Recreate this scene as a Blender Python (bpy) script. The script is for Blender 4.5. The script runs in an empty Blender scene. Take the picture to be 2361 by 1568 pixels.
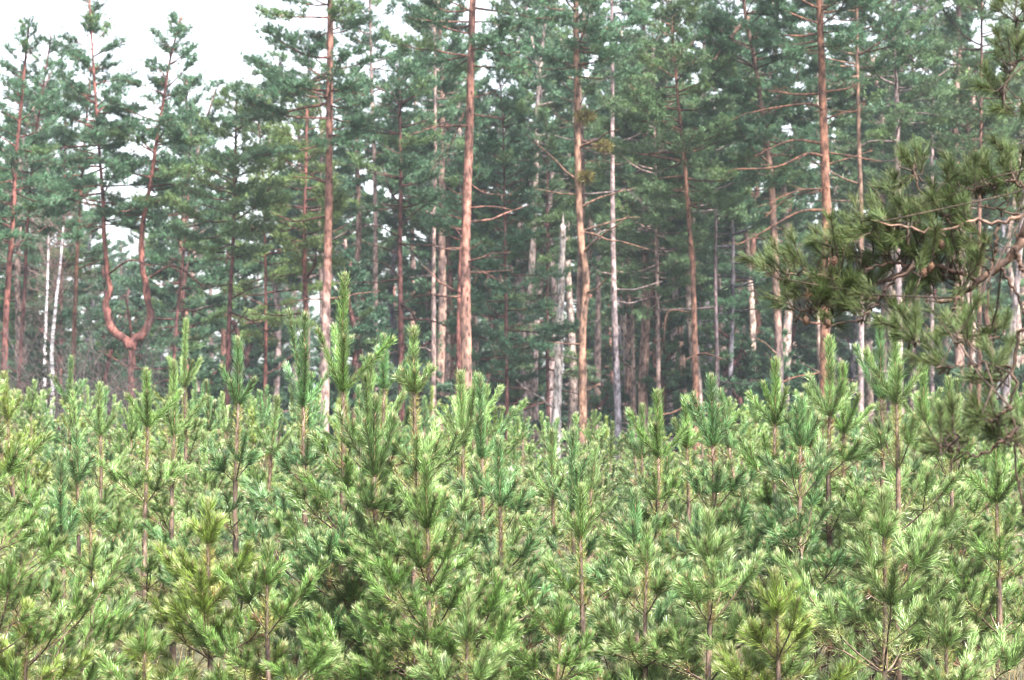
import bpy, math
import numpy as np

# ------------------------------------------------------------------ camera geometry
F = 4919.0                      # focal length in pixels of a 2361 px wide picture
CX, CY, HZ = 1180.5, 784.0, 975.0
CAMZ = 1.77
PITCH = math.atan((HZ - CY) / F)
SP, CP = math.sin(PITCH), math.cos(PITCH)
UP = np.array([0., 0., 1.])

def P(px, py, D):
    """world point at depth D (metres along +Y) seen at picture point px, py"""
    xc, yc = (px - CX) / F, (CY - py) / F
    d = np.array([xc, CP - yc * SP, SP + yc * CP])
    return np.array([0, 0, CAMZ]) + d * (D / d[1])

def Zof(py, D): return P(CX, py, D)[2]
def Xof(px, D): return P(px, HZ, D)[0]

scene = bpy.context.scene
COL = scene.collection

def unit(v):
    v = np.asarray(v, float)
    return v / np.maximum(np.linalg.norm(v, axis=-1, keepdims=True), 1e-9)

# ------------------------------------------------------------------ mesh builder
class MB:
    def __init__(s): s.v, s.t, s.m, s.c, s.s, s.n = [], [], [], [], [], 0
    def add(s, v, t, mat=0, col=(1, 1, 1), smooth=False):
        v = np.asarray(v, np.float32).reshape(-1, 3); t = np.asarray(t, np.int32).reshape(-1, 3)
        if not len(v): return
        c = np.empty((len(v), 4), np.float32); c[:, 3] = 1; c[:, :3] = col
        s.v.append(v); s.t.append(t + s.n); s.c.append(c)
        s.m.append(np.full(len(t), mat, np.int32)); s.s.append(np.full(len(t), smooth, bool))
        s.n += len(v)
    def data(s, name, mats, origin=None):
        v = np.concatenate(s.v) if s.v else np.zeros((3, 3), np.float32)
        t = np.concatenate(s.t) if s.t else np.zeros((1, 3), np.int32)
        if origin is not None: v = v - np.asarray(origin, np.float32)
        me = bpy.data.meshes.new(name)
        me.vertices.add(len(v)); me.vertices.foreach_set('co', v.astype(np.float32).ravel())
        me.loops.add(len(t) * 3); me.loops.foreach_set('vertex_index', t.ravel())
        me.polygons.add(len(t)); me.polygons.foreach_set('loop_start', np.arange(0, len(t) * 3, 3, dtype=np.int32))
        if s.v:
            me.polygons.foreach_set('material_index', np.concatenate(s.m))
            me.polygons.foreach_set('use_smooth', np.concatenate(s.s))
        for m in mats: me.materials.append(m)
        me.update(calc_edges=True)
        if s.v:
            a = me.attributes.new('tint', 'FLOAT_COLOR', 'POINT')
            a.data.foreach_set('color', np.concatenate(s.c).ravel())
        return me
    def build(s, name, mats, parent=None, origin=None):
        o = bpy.data.objects.new(name, s.data(name, mats, origin)); COL.objects.link(o)
        if parent is not None: o.parent = parent
        return o

def tube(mb, pts, rad, sides=8, mat=0, col=(1, 1, 1), rough=0., rng=None, cap=True):
    pts = np.asarray(pts, float); n = len(pts); rad = np.broadcast_to(np.asarray(rad, float), (n,))
    tan = unit(np.gradient(pts, axis=0))
    ref = np.array([1., 0, 0]) if abs(tan[0][0]) < .8 else np.array([0, 1., 0])
    a = np.empty((n, 3)); 
    for i in range(n):
        ref = ref - tan[i] * np.dot(ref, tan[i]); ref = ref / np.linalg.norm(ref); a[i] = ref
    b = np.cross(tan, a)
    th = np.arange(sides) * 2 * math.pi / sides
    r = rad[:, None] * np.ones((n, sides))
    if rough and rng is not None: r = r * (1 + rng.normal(0, rough, (n, sides)))
    ring = pts[:, None, :] + r[..., None] * (np.cos(th)[None, :, None] * a[:, None, :] + np.sin(th)[None, :, None] * b[:, None, :])
    v = ring.reshape(-1, 3)
    i = np.arange(n - 1)[:, None] * sides; j = np.arange(sides)[None, :]; k = (j + 1) % sides
    q0, q1, q2, q3 = i + j, i + k, i + sides + k, i + sides + j
    t = np.concatenate([np.stack([q0, q1, q2], -1).reshape(-1, 3), np.stack([q0, q2, q3], -1).reshape(-1, 3)])
    if np.ndim(col) == 2: col = np.repeat(np.asarray(col), sides, axis=0)
    if cap:
        v = np.concatenate([v, pts[-1:] + tan[-1:] * rad[-1] * .3])
        base = (n - 1) * sides; jj = np.arange(sides)
        t = np.concatenate([t, np.stack([base + jj, base + (jj + 1) % sides, np.full(sides, n * sides)], -1)])
        if np.ndim(col) == 2: col = np.concatenate([col, col[-1:]])
    mb.add(v, t, mat, col, True)

def perp(d, rng):
    r = rng.normal(size=d.shape); return unit(np.cross(d, r))

def sticks(mb, p0, p1, r0, r1, mat=0, col=(1, 1, 1), rng=None, sides=3):
    """many thin tapered twigs at once"""
    p0, p1 = np.asarray(p0, float), np.asarray(p1, float); n = len(p0)
    if not n: return
    d = unit(p1 - p0); a = unit(np.cross(d, [.31, .53, .79])); b = np.cross(d, a)
    r0 = np.broadcast_to(r0, (n,)); r1 = np.broadcast_to(r1, (n,))
    th = np.arange(sides) * 2 * math.pi / sides
    off = np.cos(th)[None, :, None] * a[:, None] + np.sin(th)[None, :, None] * b[:, None]
    v = np.concatenate([p0[:, None] + off * r0[:, None, None], p1[:, None] + off * r1[:, None, None]], 1).reshape(-1, 3)
    base = (np.arange(n) * sides * 2)[:, None]; j = np.arange(sides)[None]; k = (j + 1) % sides
    t = np.concatenate([np.stack([base + j, base + k, base + sides + k], -1).reshape(-1, 3),
                        np.stack([base + j, base + sides + k, base + sides + j], -1).reshape(-1, 3)])
    if np.ndim(col) == 2: col = np.repeat(np.asarray(col), sides * 2, axis=0)
    mb.add(v, t, mat, col, True)

def blades(mb, p, d, L, w, col, mat, rng):
    n = len(p)
    if not n: return
    s = perp(d, rng) * (np.broadcast_to(w, (n,)) * .5)[:, None]
    tip = p + d * np.broadcast_to(L, (n,))[:, None]
    v = np.stack([p - s, p + s, tip], 1).reshape(-1, 3)
    t = np.arange(n * 3).reshape(-1, 3)
    col = np.repeat(np.broadcast_to(np.asarray(col, float), (n, 3)), 3, axis=0)
    mb.add(v, t, mat, col)

def bent_blades(mb, p, d1, d2, L, w, col, mat, rng, sheen=1.):
    """needles in two segments: they leave the twig along d1 and curve to d2"""
    n = len(p)
    if not n: return
    L = np.broadcast_to(L, (n,))[:, None]
    s = perp(d1, rng) * (np.broadcast_to(w, (n,)) * .5)[:, None]
    mid = p + d1 * L * .5; tip = mid + d2 * L * .5
    v = np.stack([p - s * .8, p + s * .8, mid - s, mid + s, tip], 1).reshape(-1, 3)
    col = np.broadcast_to(np.asarray(col, float), (n, 3))
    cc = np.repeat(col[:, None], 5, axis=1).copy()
    cc[:, :2] = cc[:, :2] * .5 + np.array([.05, .034, .018]) * .38  # base: brown sheath colour, darkened further to deepen contrast
    cc[:, 4] = cc[:, 4] * 1.18 + np.array([.045, .052, .024]) * sheen  # tip lightened in the vertex colour as a painted sheen
    b = (np.arange(n) * 5)[:, None]
    t = (b[:, :, None] + np.array([[0, 1, 3], [0, 3, 2], [2, 3, 4]])[None]).reshape(-1, 3)
    mb.add(v, t, mat, cc.reshape(-1, 3))

# ------------------------------------------------------------------ materials
def mat_new(name):
    m = bpy.data.materials.new(name); m.use_nodes = True
    nt = m.node_tree; nt.nodes.clear()
    return m, nt, nt.nodes.new('ShaderNodeOutputMaterial')

def needle_mat(name, rough=.42, trans=.22, spec=.5):
    m, nt, out = mat_new(name); N, Lk = nt.nodes, nt.links
    at = N.new('ShaderNodeAttribute'); at.attribute_name = 'tint'
    b = N.new('ShaderNodeBsdfPrincipled'); b.inputs['Roughness'].default_value = rough
    b.inputs['Specular IOR Level'].default_value = spec
    tr = N.new('ShaderNodeBsdfTranslucent')
    mx = N.new('ShaderNodeMixShader'); mx.inputs[0].default_value = trans
    Lk.new(at.outputs['Color'], b.inputs['Base Color']); Lk.new(at.outputs['Color'], tr.inputs['Color'])
    Lk.new(b.outputs[0], mx.inputs[1]); Lk.new(tr.outputs[0], mx.inputs[2]); Lk.new(mx.outputs[0], out.inputs[0])
    return m

def bark_mat(name, scale=(9, 9, 4.2), dark=.25, knots=True, nscale=1.0, bump=.6):
    m, nt, out = mat_new(name); N, Lk = nt.nodes, nt.links
    at = N.new('ShaderNodeAttribute'); at.attribute_name = 'tint'
    tc = N.new('ShaderNodeTexCoord'); mp = N.new('ShaderNodeMapping'); mp.inputs['Scale'].default_value = scale
    Lk.new(tc.outputs['Object'], mp.inputs[0])
    n1 = N.new('ShaderNodeTexNoise'); n1.inputs['Scale'].default_value = nscale; n1.inputs['Detail'].default_value = 6
    n1.inputs['Roughness'].default_value = .65
    Lk.new(mp.outputs[0], n1.inputs['Vector'])
    r = N.new('ShaderNodeValToRGB'); r.color_ramp.elements[0].position = .40; r.color_ramp.elements[1].position = .57
    r.color_ramp.elements[0].color = (dark, dark * .92, dark * .9, 1); r.color_ramp.elements[1].color = (.95, .95, .97, 1)
    Lk.new(n1.outputs['Fac'], r.inputs[0])
    mul = N.new('ShaderNodeMixRGB'); mul.blend_type = 'MULTIPLY'; mul.inputs[0].default_value = 1
    Lk.new(at.outputs['Color'], mul.inputs[1]); Lk.new(r.outputs[0], mul.inputs[2])
    n3 = N.new('ShaderNodeTexNoise'); n3.inputs['Scale'].default_value = .55; n3.inputs['Detail'].default_value = 3
    Lk.new(mp.outputs[0], n3.inputs['Vector'])
    r3 = N.new('ShaderNodeValToRGB'); r3.color_ramp.elements[0].position = .4; r3.color_ramp.elements[1].position = .6
    r3.color_ramp.elements[0].color = (.50, .52, .58, 1); r3.color_ramp.elements[1].color = (1.5, 1.42, 1.38, 1)
    Lk.new(n3.outputs['Fac'], r3.inputs[0])
    m3 = N.new('ShaderNodeMixRGB'); m3.blend_type = 'MULTIPLY'; m3.inputs[0].default_value = .85
    Lk.new(mul.outputs[0], m3.inputs[1]); Lk.new(r3.outputs[0], m3.inputs[2])
    last = m3.outputs[0]
    if knots:
        mp2 = N.new('ShaderNodeMapping'); mp2.inputs['Scale'].default_value = (3.2, 3.2, 1.5)
        Lk.new(tc.outputs['Object'], mp2.inputs[0])
        vo = N.new('ShaderNodeTexVoronoi'); vo.inputs['Scale'].default_value = 1.3
        Lk.new(mp2.outputs[0], vo.inputs['Vector'])
        r2 = N.new('ShaderNodeValToRGB'); r2.color_ramp.elements[0].position = .1; r2.color_ramp.elements[1].position = .17
        r2.color_ramp.elements[0].color = (.22, .17, .16, 1); r2.color_ramp.elements[1].color = (1, 1, 1, 1)
        Lk.new(vo.outputs['Distance'], r2.inputs[0])
        m2 = N.new('ShaderNodeMixRGB'); m2.blend_type = 'MULTIPLY'; m2.inputs[0].default_value = 1
        Lk.new(last, m2.inputs[1]); Lk.new(r2.outputs[0], m2.inputs[2]); last = m2.outputs[0]
    b = N.new('ShaderNodeBsdfPrincipled'); b.inputs['Roughness'].default_value = .85
    b.inputs['Specular IOR Level'].default_value = .2
    bp = N.new('ShaderNodeBump'); bp.inputs['Strength'].default_value = bump; bp.inputs['Distance'].default_value = .03
    Lk.new(n1.outputs['Fac'], bp.inputs['Height']); Lk.new(bp.outputs[0], b.inputs['Normal'])
    Lk.new(last, b.inputs['Base Color']); Lk.new(b.outputs[0], out.inputs[0])
    return m

M_NEEDLE = needle_mat('young_needles', rough=.36, trans=.12, spec=.6)
M_OLD = needle_mat('old_pine_needles', rough=.55, trans=.12, spec=.25)
M_CROWN = needle_mat('mature_needles', rough=.5, trans=.25, spec=.4)
M_BARK = bark_mat('pine_bark')
M_TWIG = bark_mat('twig_bark', scale=(60, 60, 25), dark=.6, knots=False, bump=.3)
M_BIRCH = bark_mat('birch_bark', scale=(2, 2, 7), dark=.25, knots=False, nscale=1.3)
M_GRASS = needle_mat('dry_grass_blades', rough=.6, trans=.3, spec=.2)

def ground_mat():
    m, nt, out = mat_new('forest_floor'); N, Lk = nt.nodes, nt.links
    tc = N.new('ShaderNodeTexCoord')
    n1 = N.new('ShaderNodeTexNoise'); n1.inputs['Scale'].default_value = 1.3; n1.inputs['Detail'].default_value = 10
    n1.inputs['Roughness'].default_value = .7
    Lk.new(tc.outputs['Object'], n1.inputs['Vector'])
    r = N.new('ShaderNodeValToRGB'); e = r.color_ramp.elements
    e[0].position, e[0].color = .3, (.035, .03, .02, 1); e[1].position, e[1].color = .72, (.17, .13, .08, 1)
    x = r.color_ramp.elements.new(.5); x.color = (.07, .07, .035, 1)
    Lk.new(n1.outputs['Fac'], r.inputs[0])
    b = N.new('ShaderNodeBsdfPrincipled'); b.inputs['Roughness'].default_value = .95
    bp = N.new('ShaderNodeBump'); bp.inputs['Distance'].default_value = .05
    n2 = N.new('ShaderNodeTexNoise'); n2.inputs['Scale'].default_value = 30; n2.inputs['Detail'].default_value = 4
    Lk.new(tc.outputs['Object'], n2.inputs['Vector']); Lk.new(n2.outputs['Fac'], bp.inputs['Height'])
    Lk.new(bp.outputs[0], b.inputs['Normal']); Lk.new(r.outputs[0], b.inputs['Base Color']); Lk.new(b.outputs[0], out.inputs[0])
    return m

# ------------------------------------------------------------------ things
def thing(name, label, cat, loc, group=None, rz=0., sc=1.):
    o = bpy.data.objects.new(name, None); COL.objects.link(o)
    o.empty_display_size = .2
    o.location = loc; o.rotation_euler = (0, 0, rz); o.scale = (sc, sc, sc)
    o['label'] = label; o['category'] = cat
    if group: o['group'] = group
    return o

def dup(root, loc, rz, sc, label, group):
    r = root.copy(); COL.objects.link(r); r.location = loc; r.rotation_euler = (rng.normal(0, .045) if sc[2] * 1 and 'sapling' in r['category'] else 0, rng.normal(0, .045) if 'sapling' in r['category'] else 0, rz); r.scale = sc
    r['label'] = label; r['group'] = group
    for ch in KIDS[root.name]:
        c = ch.copy(); COL.objects.link(c); c.parent = r
    return r
KIDS = {}

# ================================================================== young pines
YBARK = np.array([.175, .13, .10])

class Bag:
    """wood pieces and needled shoots gathered while a branch grows"""
    def __init__(s): s.w, s.s, s.b = [], [], []
    def bake(s, mb, rng, tint, dens=1., wid=1., yellow=.3):
        if s.w:
            a = np.array([np.concatenate([p, q, [r0, r1, g]]) for p, q, r0, r1, g in s.w])
            col = YBARK * (1 - .3 * a[:, 8:9]) + np.array([.12, .14, .05]) * .0
            col = np.where(a[:, 8:9] < .5, np.array([.26, .19, .11]), np.where(a[:, 8:9] > 1.5, YBARK * .38, YBARK * .85)) * rng.uniform(.75, 1.2, (len(a), 1))
            sticks(mb, a[:, :3], a[:, 3:6], a[:, 6], a[:, 7], 0, col, rng, 4)
        for p, d in s.b:      # buds
            q = p + d * .022
            sticks(mb, [p], [q], [.0045], [.0012], 0, [.52, .36, .22], rng, 5)
        if not s.s: return
        A = np.array([np.concatenate([p, q, [age, sc]]) for p, q, age, sc in s.s])
        p0, p1, age, sc = A[:, :3], A[:, 3:6], A[:, 6].astype(int), A[:, 7]
        ln = np.linalg.norm(p1 - p0, axis=1)
        den = np.where(age < 0, 1500., np.choose(np.clip(age, 0, 2), [1300., 400., 90.])) * dens
        n = np.maximum((ln * den).astype(int), 2)
        idx = np.repeat(np.arange(len(A)), n); m = len(idx)
        ax = unit(p1 - p0)[idx]; ag = age[idx]
        t = rng.uniform(0, 1, m)
        p = p0[idx] + (p1 - p0)[idx] * t[:, None]
        a = unit(np.cross(ax, [.37, .61, .7])); b = np.cross(ax, a); ph = rng.uniform(0, 2 * math.pi, m)
        rad = np.cos(ph)[:, None] * a + np.sin(ph)[:, None] * b
        el0 = np.where(ag < 0, 26., np.choose(np.clip(ag, 0, 2), [40., 62., 76.])) + rng.normal(0, 11, m)
        el1 = el0 * .55 + rng.normal(0, 6, m)
        e0, e1 = np.radians(el0)[:, None], np.radians(el1)[:, None]
        d1 = unit(ax * np.cos(e0) + rad * np.sin(e0)); d2 = unit(ax * np.cos(e1) + rad * np.sin(e1) + rng.normal(0, .08, (m, 3)))
        L = np.where(ag < 0, .042, np.choose(np.clip(ag, 0, 2), [.060, .054, .045])) * sc[idx] * rng.uniform(.72, 1.12, m)
        g = np.asarray(tint)[None] * rng.uniform(.55, 1.6, (m, 1))
        tone = rng.uniform(.6, 1.45, len(A))[idx][:, None]
        g = g * tone
        yl = np.array([.34, .29, .10])[None] * rng.uniform(.7, 1.25, (m, 1))
        f = np.choose(np.clip(ag, 0, 2), [.10, yellow + .15, yellow + .35])[:, None] * rng.uniform(.3, 1.5, (m, 1))
        f = np.clip(f, 0, 1)
        c = g * (1 - f) + yl * f
        dead = (ag >= 1) & (rng.random(len(A)) < .07)[idx]
        c = np.where(dead[:, None], np.array([.24, .125, .06]) * rng.uniform(.6, 1.2, (m, 1)), c)
        tipf = (ag < 0)[:, None] * rng.uniform(.35, .9, (m, 1))
        c = c * (1 - tipf) + np.array([.34, .33, .19]) * tipf
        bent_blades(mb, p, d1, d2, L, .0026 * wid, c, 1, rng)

def grow(bag, p, d, age, seg, order, rng, nsc, up=.12, thin=1.):
    p = np.asarray(p, float); d = unit(d)
    for i in range(age):
        rem = age - 1 - i
        L = seg * rng.uniform(.75, 1.2)
        k = 2 if L < .14 else 3
        for _ in range(k):
            d = unit(d + UP * up * rng.uniform(.4, 1.3) + rng.normal(0, .05, 3))
            q = p + d * L / k
            r = (.0022 + .0016 * rem) * thin
            bag.w.append((p, q, r * 1.08, r, 0. if rem == 0 else 1.))
            if rem <= 2: bag.s.append((p, q, rem, nsc))
            p = q
        if rem >= 1 and order < 3:
            ns = (2 if rng.random() < .65 else 3) if order == 1 else (1 if rng.random() < .8 else 0)
            side0 = unit(np.cross(d, UP) + 1e-6)
            for s in range(ns):
                sg = 1 if s % 2 == 0 else -1
                az = math.radians(rng.uniform(38, 62))
                dd = d * math.cos(az) + side0 * sg * math.sin(az) + UP * rng.uniform(-.12, .35)
                if s == 2: dd = d * .8 + UP * rng.uniform(.2, .6)
                grow(bag, p, dd, rem if order == 1 else min(rem, 2), seg * rng.uniform(.58, .9), order + 1, rng, nsc, up, thin * .85)
    # tip: a close brush of short needles round the bud
    bag.s.append((p - d * .022, p + d * .012, -1, nsc))
    bag.b.append((p + d * .004, d))

def sapling(seed, H, leader, inter, tint, spread=1., nb=5, dens=1., wid=1., yellow=.3, lean=(0, 0), parts=True,
            upright=0., nsc=1., twin=None, top_arm=None, maxage=6, thick=1.):
    """returns (trunk mesh builder, [branch mesh builders], leader builder); local origin at the foot of the stem"""
    rng = np.random.default_rng(seed)
    zs = [H, H - leader]
    for v in inter: zs.append(zs[-1] - v)
    while zs[-1] > .22: zs.append(zs[-1] - rng.uniform(.24, .36))
    zs = [z for z in zs if z > .1]
    wob = rng.normal(0, .012, (len(zs), 2))
    def axis(z):
        s = (z / H)
        return np.array([lean[0] * s * s + math.sin(z * 4 + seed) * .008, lean[1] * s * s + math.cos(z * 3.3 + seed) * .008, z])
    tr = MB()
    zz = np.linspace(0, H - leader, 14)
    base_r = (.009 + .0065 * H) * thick
    rr = base_r * (1 - zz / H) ** .75 + .0035
    tube(tr, [axis(z) for z in zz], rr, 7, 0, YBARK * rng.uniform(.8, 1.15), .05, rng)
    ld = Bag()
    pz = np.linspace(H - leader, H, 6)
    for a, b in zip(pz[:-1], pz[1:]):
        ld.w.append((axis(a), axis(b), .0062 - .003 * (a - pz[0]) / leader, .0062 - .003 * (b - pz[0]) / leader, 0.))
        ld.s.append((axis(a), axis(b), 0, 1.28 * nsc))
    ld.s.append((axis(H - .05), axis(H + .015), -1, 1.1 * nsc)); ld.s.append((axis(H - .03), axis(H + .02), -1, nsc))
    ld.b.append((axis(H + .005), UP)); ld.b.append((axis(H), unit(np.array([.4, .1, 1])))); ld.b.append((axis(H), unit(np.array([-.3, .3, 1]))))
    stem = Bag()             # the stem's own needles
    for k in (1, 2):
        if k + 1 < len(zs):
            hz = np.linspace(zs[k + 1], zs[k], 5)
            for a, b in zip(hz[:-1], hz[1:]): stem.s.append((axis(a), axis(b), k, 1.0 * nsc))
    brs = []
    for k in range(1, len(zs)):
        age = min(k, maxage)
        n = nb + int(rng.integers(-1, 2)) - (1 if k > 2 and nb > 4 else 0)
        if k > 5: n = max(3, n - 1)
        a0 = rng.uniform(0, 6.28) if k > 1 else rng.normal(0, .22) + (math.pi if seed % 2 else 0)
        el = [0, 46, 34, 22, 12, 5, 0, -4, -6, -8][min(k, 9)] + upright
        if k == 1: seg = leader * rng.uniform(.55, .85)
        else: seg = .205 * spread * (1 - .045 * k)
        for j in range(n):
            if k > 1 and rng.random() < .1: continue
            az = a0 + j * 2 * math.pi / n + rng.normal(0, .22)
            e = math.radians(el + rng.normal(0, 7))
            s = seg * rng.uniform(.75, 1.15)
            d = np.array([math.cos(az) * math.cos(e), math.sin(az) * math.cos(e), math.sin(e)])
            bag = Bag()
            z0 = zs[k] + rng.uniform(-.012, .012)
            if k == 1 and twin is not None and j == 0:
                d = unit(np.array([twin[0], twin[1], 1.])); s = leader * twin[2]
            grow(bag, axis(z0), d, age, s, 1, rng, nsc * rng.uniform(.9, 1.05), up=.10 if k > 1 else .12)
            brs.append(bag)
    lb = MB(); ld.bake(lb, rng, tint, dens * 1.35, wid, yellow * .5)
    smb = tr; stem.bake(smb, rng, tint, dens * 3.0, wid * 1.1, min(yellow + .3, .9))
    out = []
    for bag in brs:
        m = MB(); bag.bake(m, rng, np.asarray(tint) * rng.uniform(.85, 1.15), dens, wid, yellow); out.append(m)
    return smb, out, lb

G_BLUE = (0.064, 0.161, 0.057)
G_MID = (0.088, 0.184, 0.042)
G_YEL = (0.133, 0.206, 0.035)
G_PALE = (0.125, 0.221, 0.068)
G_DARK = (0.042, 0.103, 0.027)

SAP_N = [0]
def hero(x, ytop, D, whorls, tint, label, **kw):
    top = P(x, ytop, D); H = top[2]
    zs = [Zof(y, D) for y in whorls]
    leader = H - zs[0]; inter = [zs[i] - zs[i + 1] for i in range(len(zs) - 1)]
    SAP_N[0] += 1
    lean = kw.pop('lean', (0, 0))
    tr, brs, ld = sapling(1000 + SAP_N[0] * 7, H, leader, inter, tint, lean=lean, **kw)
    t = thing('young_pine', label, 'pine sapling', (top[0] - lean[0], D, 0), 'young pines in the plantation')
    tr.build('trunk', [M_TWIG, M_NEEDLE], t)
    ld.build('leading_shoot', [M_TWIG, M_NEEDLE], t)
    for b in brs: b.build('branch', [M_TWIG, M_NEEDLE], t)
    HEROES.append((x, ytop, D, top[0] - lean[0]))
    return t
HEROES = []

hero(795, 645, 12.6, [905, 1085, 1230], G_MID, 'tallest young pine, its long thick green leader topping the whole plantation', spread=1.05, nb=5, lean=(.02, 0))
hero(957, 768, 12.2, [905, 1142, 1290], G_PALE, 'young pine with long bare golden-needled stem below a small green top whorl', spread=1.35, nb=6, nsc=1.0, yellow=.42)
hero(702, 735, 13.4, [940, 1110, 1240], G_BLUE, 'slim young pine with a long blue-green leader beside the tallest sapling', spread=.95, nb=4, twin=(-.25, 0, .95))
hero(855, 830, 14.0, [1040, 1180], G_PALE, 'young pine with pale bushy top standing between the two tallest saplings', nb=4, spread=.9)
hero(867, 925, 11.9, [1100, 1230, 1350], G_DARK, 'short dark young pine whose upright shoots form a dense cup', nb=6, upright=16, spread=.85)
hero(884, 782, 15.5, [900, 1010], G_BLUE, 'young pine peeping out behind the tallest sapling, top tuft only', nb=4)
hero(547, 790, 14.2, [933, 1110, 1240], G_BLUE, 'young pine with a neat three-pronged candelabra top on a bare pinkish stem', nb=5, spread=.95, yellow=.35)
hero(400, 842, 16.0, [1005, 1130], G_PALE, 'young pine with a pale frosted brush-like leader below the forked pine', nb=4)
hero(338, 862, 15.2, [985, 1160, 1290], G_MID, 'young pine with thin yellow-needled stem next to the pale frosted leader', nb=4, spread=1.05, yellow=.4)
hero(428, 742, 22.0, [893, 1010], G_PALE, 'tall hazy young pine rising above the far rows beside the forked pine', nb=5)
hero(232, 893, 18.0, [1005, 1130], G_PALE, 'young pine with widely spread upswept arms and a slender pale leader', nb=4, spread=1.15)
hero(163, 828, 24.0, [935, 1040], G_BLUE, 'blurred young pine with stout upswept arms in front of the birches', nb=5)
hero(180, 1000, 14.0, [1112, 1230], G_BLUE, 'young pine with a pale cross-shaped top and short stem at the plantation edge', nb=4, spread=.9)
hero(145, 1058, 12.4, [1250, 1400], G_BLUE, 'young pine with dark slender leader and long thin bare brown stem', nb=4, spread=.8)
hero(212, 1148, 11.6, [1207, 1362, 1475], G_PALE, 'young pine with sparse open whorls on a clearly visible reddish stem', nb=4, spread=.85, yellow=.3)
hero(484, 1168, 11.0, [1250, 1387, 1520], G_YEL, 'low yellow-green bushy young pine with stout brown stem', nb=6, spread=1.0, nsc=1.1, yellow=.42, dens=1.15)
hero(60, 1085, 13.2, [1190, 1310], G_MID, 'dense young pine crowded against the frame edge among bare stems', nb=5)
hero(-75, 800, 10.6, [1010, 1160, 1300], G_MID, 'young pine cut by the frame edge, only its needle-tipped branches in view', nb=6, spread=1.25)
hero(1065, 868, 14.5, [1030, 1170], G_PALE, 'pale young pine with twin thin leaders near the bright thick trunk', nb=4, twin=(.2, 0, .9))
hero(1110, 878, 13.6, [1060, 1190], G_BLUE, 'young pine with silvery leader and deep cup of shoots near the bright thick trunk', nb=4, upright=10)
hero(1151, 1022, 11.8, [1170, 1330, 1450], G_BLUE, 'young pine with narrow blue-green leader over two curved side arms', nb=4, spread=1.1)
hero(985, 1068, 11.2, [1220, 1350, 1460], G_MID, 'bushy mid-green young pine filling the space under the golden-stemmed one', nb=6, spread=1.15, dens=1.1)
hero(1275, 1003, 14.6, [1150, 1260], G_PALE, 'pale young pine, slimmer of the pair of twin-topped saplings at the gap', nb=4, spread=.85)
hero(1322, 1000, 13.8, [1180, 1310], G_BLUE, 'young pine with two frosted leaders at the gap under the bent trunk', nb=4, spread=.9, twin=(.18, 0, .85))
hero(1342, 1132, 11.4, [1245, 1400, 1510], G_MID, 'young pine with V-shaped top and stem marked by needle tufts', nb=5, spread=.95)
hero(1466, 1142, 11.6, [1262, 1385], G_BLUE, 'blue-green young pine with soft drooping plumes beside the V-topped sapling', nb=5, spread=1.0)
hero(1515, 912, 13.6, [1058, 1190], G_MID, 'young pine with a dense dark ball of needles on its side shoot', nb=4, spread=.9)
hero(1490, 1225, 10.9, [1300, 1420], G_PALE, 'small pale young pine with bare dark spindly stem under the dark ball', nb=4, spread=.8)
hero(1643, 878, 12.8, [1030, 1185, 1300], G_BLUE, 'young pine with trident of thick dark shoots on a long bare stem', nb=5, upright=12, spread=.95)
hero(1585, 925, 14.0, [1035, 1160], G_MID, 'lower young pine crossing arms with the trident-topped sapling', nb=4)
hero(1632, 1195, 10.8, [1300, 1440], G_PALE, 'pale young pine with hanging shaggy plumes and thick lower stem', nb=6, spread=1.1, nsc=1.15)
hero(1787, 838, 13.6, [980, 1120], G_MID, 'young pine with flat-topped tuft on a straight pinkish stem', nb=5, spread=.95)
hero(1911, 788, 13.2, [962, 1100, 1230], G_PALE, 'young pine with tall pale fluffy leader directly below the orange trunk', nb=5, spread=1.1)
hero(1845, 925, 12.6, [1030, 1150], G_BLUE, 'young pine with dark cone-shaped clump between fluffy and flat-topped saplings', nb=5, upright=10, spread=.9)
hero(1942, 848, 14.2, [1000, 1110], G_MID, 'young pine with bright green four-armed top behind the fluffy leader', nb=4)
hero(2031, 742, 14.6, [920, 1060], G_BLUE, 'young pine with the highest tip near the hanging bough', nb=4, spread=.95)
hero(2066, 752, 12.9, [932, 1085, 1230], G_PALE, 'young pine with broad silvery fan of shoots beside the hanging bough', nb=5, upright=6, spread=1.0, nsc=1.12)
hero(2190, 880, 14.0, [1000, 1120], G_PALE, 'young pine with several short pale upright tips behind the hanging bough', nb=5, upright=14)
hero(2130, 840, 15.5, [985, 1110], G_MID, 'young pine half hidden between silvery fan and hanging bough', nb=4)
hero(2036, 1152, 10.6, [1242, 1386], G_PALE, 'broad pale young pine with long arching lower arms and straight reddish stem', nb=6, spread=1.25, nsc=1.15, dens=1.1)
hero(2298, 1000, 12.6, [1160, 1335], G_MID, 'young pine with dark wide-forking lower branches at the frame edge', nb=5, spread=1.05)
hero(1790, 1330, 10.2, [1420, 1520], G_YEL, 'low yellow-green young pine beside the broad pale one', nb=5, spread=.8, nsc=1.1)
hero(2180, 1410, 10.0, [1490], G_PALE, 'small pale young pine under the broad pale one', nb=5, spread=.7)
hero(620, 1265, 10.8, [1350, 1460], G_MID, 'bushy young pine with overlapping plumes next to the yellow-green one', nb=6, spread=1.1)
hero(790, 1200, 11.8, [1290, 1390], G_BLUE, 'blue-green young pine wide and shaggy beneath the tallest sapling', nb=6, spread=1.25, dens=1.1)
hero(1080, 1395, 10.1, [1480], G_PALE, 'short pale young pine with fanned feathery arms near the ground', nb=6, spread=.9, nsc=1.1)
hero(1290, 1385, 10.3, [1465], G_MID, 'small green young pine at the feet of the V-topped sapling', nb=6, spread=.85)
hero(60, 1400, 10.4, [1480], G_YEL, 'low yellow-tinted young pine in the lower frame corner', nb=6, spread=.95)
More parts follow.
